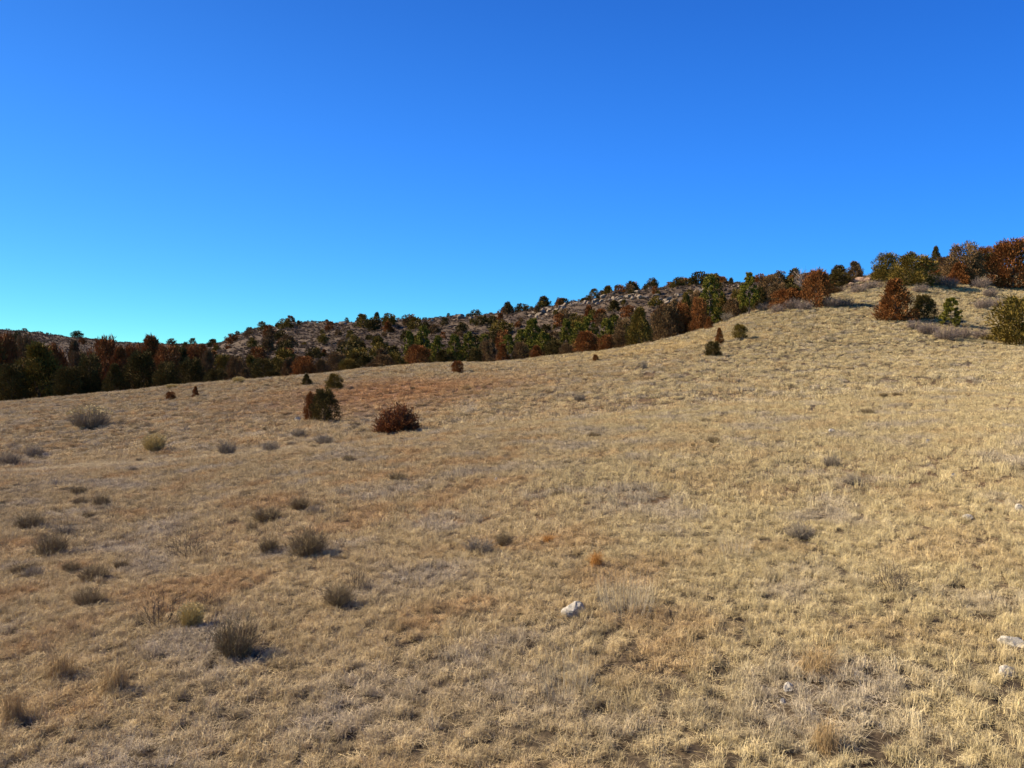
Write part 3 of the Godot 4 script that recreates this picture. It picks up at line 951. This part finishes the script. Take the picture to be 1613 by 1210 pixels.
func stems(count: int, spread: float, twigs: int, w: float, curl: float, root := 0.1) -> ArrayMesh:
	# height 1, half width 0.5: stems fanning from a common root, each with side twigs
	var s := Shape.new()
	for k in count:
		var a := rng.randf() * TAU
		var lean := pow(rng.randf(), 0.7) * spread
		var base := Vector3(cos(a), 0, sin(a)) * sqrt(rng.randf()) * root - Vector3(0, 0.04, 0)
		var reach := rng.randf_range(0.6, 1.0)
		var d := Vector3(cos(a) * lean, 1.0, sin(a) * lean).normalized()
		var top := base + Vector3(d.x * 0.5 * reach, reach * (1.0 - 0.45 * lean * lean), d.z * 0.5 * reach)
		var mid := base.lerp(top, 0.5) + Vector3(cos(a), -0.3, sin(a)) * curl * lean + any_dir() * 0.03
		var br := rng.randf_range(0.6, 1.4)
		var col := Color(br * rng.randf_range(0.92, 1.1), br, br * rng.randf_range(0.88, 1.1))
		s.ribbon([base, mid, top], w, w * 0.5, d.cross(any_dir()).normalized(), col)
		for q in twigs:
			var f := rng.randf_range(0.3, 1.0)
			var p := (base.lerp(mid, f * 2.0) if f < 0.5 else mid.lerp(top, f * 2.0 - 1.0))
			var e := p + (d + any_dir() * 0.75 + Vector3(0, 0.25, 0)).normalized() * rng.randf_range(0.07, 0.2)
			s.ribbon([p, e], w * 0.7, w * 0.35, d.cross(any_dir()).normalized(), col * rng.randf_range(0.8, 1.2))
	return mesh_of(s)


func seed_heads() -> ArrayMesh:
	# dry flower heads over the top of a shrub of height 1 and half width 0.5
	var s := Shape.new()
	for k in 520:
		var a := rng.randf() * TAU
		var lean := sqrt(rng.randf()) * 0.9
		var p := Vector3(cos(a) * lean * 0.46, (1.0 - 0.42 * lean * lean) * rng.randf_range(0.82, 1.0), sin(a) * lean * 0.46)
		var d := (Vector3(cos(a) * lean, 1.0, sin(a) * lean) + any_dir() * 0.7).normalized()
		s.kite(p, p + d * 0.05, d.cross(any_dir()).normalized() * 0.012, Color(1, 1, 1) * rng.randf_range(0.7, 1.0))
	return mesh_of(s)


func build_shrubs() -> void:
	var heads := seed_heads()
	var forms := {
		"grey": [stems(280, 1.0, 7, 0.004, 0.06), stems(260, 1.1, 7, 0.004, 0.08)],
		"grey_top": [stems(380, 1.1, 7, 0.004, 0.08)],
		"grey_dark": [stems(240, 1.0, 8, 0.004, 0.05), stems(220, 1.1, 8, 0.004, 0.07)],
		"brown": [stems(300, 1.05, 9, 0.004, 0.07), stems(280, 0.95, 10, 0.004, 0.05), stems(320, 1.1, 8, 0.004, 0.09)],
		"twiggy": [stems(46, 1.2, 14, 0.0045, 0.12), stems(40, 1.3, 14, 0.0045, 0.14)],
		"yellow": [stems(420, 1.0, 8, 0.004, 0.06)],
		"wispy": [stems(210, 0.55, 2, 0.0016, 0.03, 0.36), stems(180, 0.6, 2, 0.0016, 0.03, 0.4)],
		"grass_clump": [clump(520, 0.46, 1.0, 0.0026, 0.1, 0.3, 0.4), clump(460, 0.48, 0.95, 0.0026, 0.12, 0.25, 0.45)],
	}
	var n := 0
	for s in SHRUBS:
		var kind: String = s[4]
		var called: String = {"wispy": "wispy_grass", "grass_clump": "bunchgrass", "twiggy": "twiggy_shrub", "yellow": "rabbitbrush"}.get(kind, "shrub")
		var o := MeshInstance3D.new()
		o.name = numbered(called)
		var f: Array = forms[kind]
		o.mesh = f[n % f.size()]
		o.material_override = mats.orange_clump if "orange" in s[5] else mats[kind]
		add_child(o)
		var wide: float = s[3] * 1.05
		o.scale = Vector3(wide, s[2] * 1.05, wide)
		o.rotation.y = n * 1.7
		o.position = Vector3(s[0], height(s[0], s[1]), -s[1])
		o.set_meta("label", s[5])
		o.set_meta("category", "grass" if kind in ["wispy", "grass_clump"] else "shrub")
		if s[6]:
			o.set_meta("group", s[6])
		if kind in ["grey_top", "yellow"]:
			part("seed_heads", heads, mats.seed_heads, o)
		n += 1
	# small shrubs strewn over the open meadow
	for k in 60:
		var z := 7.0 + 48.0 * pow(rng.randf(), 1.3)
		var x := (-0.72 + 1.3 * pow(rng.randf(), 1.6)) * z
		var o := MeshInstance3D.new()
		o.name = numbered("small_shrub")
		var f: Array = forms["brown" if k % 3 else "grey"]
		o.mesh = f[k % f.size()]
		o.material_override = mats.brown if k % 3 else mats.grey
		add_child(o)
		var wide := rng.randf_range(0.22, 0.55)
		o.scale = Vector3(wide, wide * rng.randf_range(0.35, 0.6), wide)
		o.rotation.y = k
		o.position = Vector3(x, height(x, z), -z)
		o.set_meta("label", "small brown shrub strewn in the open meadow grass" if k % 3 else "small grey shrub strewn in the open meadow grass")
		o.set_meta("category", "shrub")
		o.set_meta("group", "small shrubs strewn over the meadow")


# ---------------------------------------------------------------- grass

func clump(blades: int, radius: float, tall: float, w: float, curl: float, flat := 0.55, root := 0.8) -> ArrayMesh:
	# a low cushion of curling dry blades, every blade its own tone of straw
	var s := Shape.new()
	for k in blades:
		var a := rng.randf() * TAU
		var base := Vector3(cos(a), 0, sin(a)) * radius * sqrt(rng.randf()) * root
		base.y = -0.15 * tall
		var b := rng.randf() * TAU
		var d := Vector3(cos(b), 0, sin(b)) * rng.randf_range(0.2, 1.0)
		var up := rng.randf_range(0.45, 1.1) * tall
		var mid := base + d * radius * 0.35 + Vector3(0, up * 0.75, 0)
		var tip := base + d * radius * rng.randf_range(0.7, 1.3) + Vector3(0, up * rng.randf_range(flat, 1.15), 0) + any_dir() * curl
		var tone := rng.randf_range(0.5, 1.45)
		var grey := rng.randf()
		var col := Color(tone, tone * lerpf(0.94, 1.05, grey), tone * lerpf(0.8, 1.3, grey))
		s.ribbon([base, mid, tip], w, w * 0.35, Vector3(-sin(b), rng.randf_range(-0.4, 0.4), cos(b)).normalized(), col)
	return mesh_of(s)


func grass_color(x: float, z: float, n: float) -> Color:
	var big := patches.get_noise_2d(x * 0.11, z * 0.11 + 30.0)
	var mid := patches.get_noise_2d(x * 0.45 + 90.0, z * 0.45)
	var straw := Color(0.49, 0.40, 0.225)
	var tan_ := Color(0.445, 0.345, 0.2)
	var rust := Color(0.40, 0.24, 0.11)
	var grey := Color(0.37, 0.315, 0.25)
	var side := smoothstep(-0.25, 0.45, x / maxf(z, 4.0) + big * 0.35)
	var c := tan_.lerp(straw, side)
	c = c.lerp(rust, clampf((mid - 0.12) * 1.8, 0.0, 0.55) * (1.0 - 0.55 * side))
	c = c.lerp(grey, clampf((-mid - 0.12) * 2.0, 0.0, 0.7))
	# a pale band along the lip of the fold, golden grass under the pines
	var lip := exp(-pow((z - 22.0 - 3.0 * big) / 1.6, 2.0)) * smoothstep(-4.0, -8.0, x)
	var gold := exp(-pow((x - 11.0) / 9.0, 2.0) - pow((z - 68.0) / 7.0, 2.0))
	c = c.lerp(Color(0.58, 0.48, 0.31), clampf(lip * (0.8 + mid), 0.0, 0.85))
	c = c.lerp(Color(0.56, 0.42, 0.20), clampf(gold * (0.7 + mid), 0.0, 0.75))
	var red := exp(-pow((x + 7.0) / 7.5, 2.0) - pow((z - 47.0) / 8.0, 2.0))
	c = c.lerp(Color(0.40, 0.22, 0.10), clampf(red * 0.9, 0.0, 0.8))
	return c * n


func build_grass() -> void:
	# [from, to, tufts a square metre, shapes, base scale]
	var near := [clump(90, 0.042, 0.052, 0.0008, 0.012), clump(80, 0.05, 0.06, 0.0008, 0.014), clump(96, 0.04, 0.042, 0.0008, 0.01), clump(46, 0.05, 0.085, 0.0007, 0.02, 0.9)]
	var middle := [clump(84, 0.075, 0.075, 0.0014, 0.02), clump(76, 0.085, 0.085, 0.0014, 0.022), clump(90, 0.07, 0.06, 0.0014, 0.018), clump(50, 0.08, 0.12, 0.0012, 0.035, 0.9)]
	var far := [clump(90, 0.18, 0.14, 0.0042, 0.04), clump(84, 0.2, 0.16, 0.0042, 0.045), clump(96, 0.17, 0.09, 0.0042, 0.04), clump(56, 0.17, 0.2, 0.0036, 0.06, 0.9)]
	var scrub := [clump(110, 0.42, 0.4, 0.014, 0.12), clump(100, 0.38, 0.5, 0.014, 0.12)]
	sow(near, 1.6, 9.0, 430.0, "short curly dry grass carpeting the nearest ground")
	sow(middle, 8.2, 27.0, 150.0, "dry straw coloured grass covering the middle of the meadow")
	sow(far, 25.0, 128.0, 17.0, "dry bunchgrass covering the upper meadow and the hillside")
	var litter := [clump(60, 0.09, 0.008, 0.0009, 0.006), clump(50, 0.1, 0.01, 0.0009, 0.006), clump(60, 0.08, 0.008, 0.0009, 0.006), clump(50, 0.1, 0.012, 0.0009, 0.008)]
	sow(litter, 1.6, 9.0, 90.0, "flat dead grass litter lying between the nearest tufts", false, true)
	sow(scrub, 98.0, 470.0, 0.85, "low grey scrub and bunchgrass on the stony ridge", true)


func sow(shapes: Array, z0: float, z1: float, density: float, label: String, scrub := false, litter := false) -> void:
	var places := []
	var tints := []
	for k in shapes.size():
		places.append([])
		tints.append(PackedColorArray())
	var edge := 1.5
	var area := 0.74 * (z1 * z1 - z0 * z0) + 2.0 * edge * (z1 - z0)
	var count := int(area * density)
	for k in count:
		var z := sqrt(lerpf(z0 * z0, z1 * z1, rng.randf()))
		var x := rng.randf_range(-1.0, 1.0) * (0.74 * z + edge)
		var fine := lerpf(1.0, 0.15, smoothstep(6.0, 45.0, z))
		var n := clumpy.get_noise_2d(x * fine, z * fine)
		var kind := 0
		if scrub:
			if z > 300.0 and x / z > -0.3:
				continue
			kind = rng.randi_range(0, 1)
		else:
			if not litter and n < lerpf(-0.15, -0.07, smoothstep(-0.3, 0.2, x / z)) and rng.randf() < 0.93:
				continue
			var tallness := patches.get_noise_2d(x * 0.6 - 50.0, z * 0.6)
			kind = 3 if rng.randf() < 0.05 + 0.5 * clampf(tallness - 0.1, 0.0, 0.5) else rng.randi_range(0, 2)
		var size := rng.randf_range(0.7, 1.3)
		if not scrub and z > 62.0 and x / z > 0.2:
			size *= 1.35
		var b := Basis.from_euler(Vector3(rng.randf_range(-0.15, 0.15), rng.randf() * TAU, rng.randf_range(-0.15, 0.15))).scaled(Vector3(size, size * rng.randf_range(0.8, 1.25), size))
		places[kind].append(Transform3D(b, Vector3(x, height(x, z), -z)))
		if scrub:
			var t := rng.randf_range(0.7, 1.3)
			var c := Color(0.21, 0.16, 0.13).lerp(Color(0.09, 0.058, 0.036), rng.randf())
			tints[kind].append(c * t)
		else:
			tints[kind].append(grass_color(x, z, rng.randf_range(0.66, 1.34)))
	for k in shapes.size():
		var mm := MultiMesh.new()
		mm.transform_format = MultiMesh.TRANSFORM_3D
		mm.use_colors = true
		mm.mesh = shapes[k]
		mm.instance_count = places[k].size()
		for q in places[k].size():
			mm.set_instance_transform(q, places[k][q])
			mm.set_instance_color(q, tints[k][q])
		var o := MultiMeshInstance3D.new()
		o.name = numbered("scrub" if scrub else ("grass_litter" if litter else "dry_grass"))
		o.multimesh = mm
		o.material_override = mats.grass
		o.set_meta("kind", "stuff")
		o.set_meta("label", label)
		o.set_meta("category", "scrub" if scrub else "grass")
		add_child(o)
	print(label, " ", count)
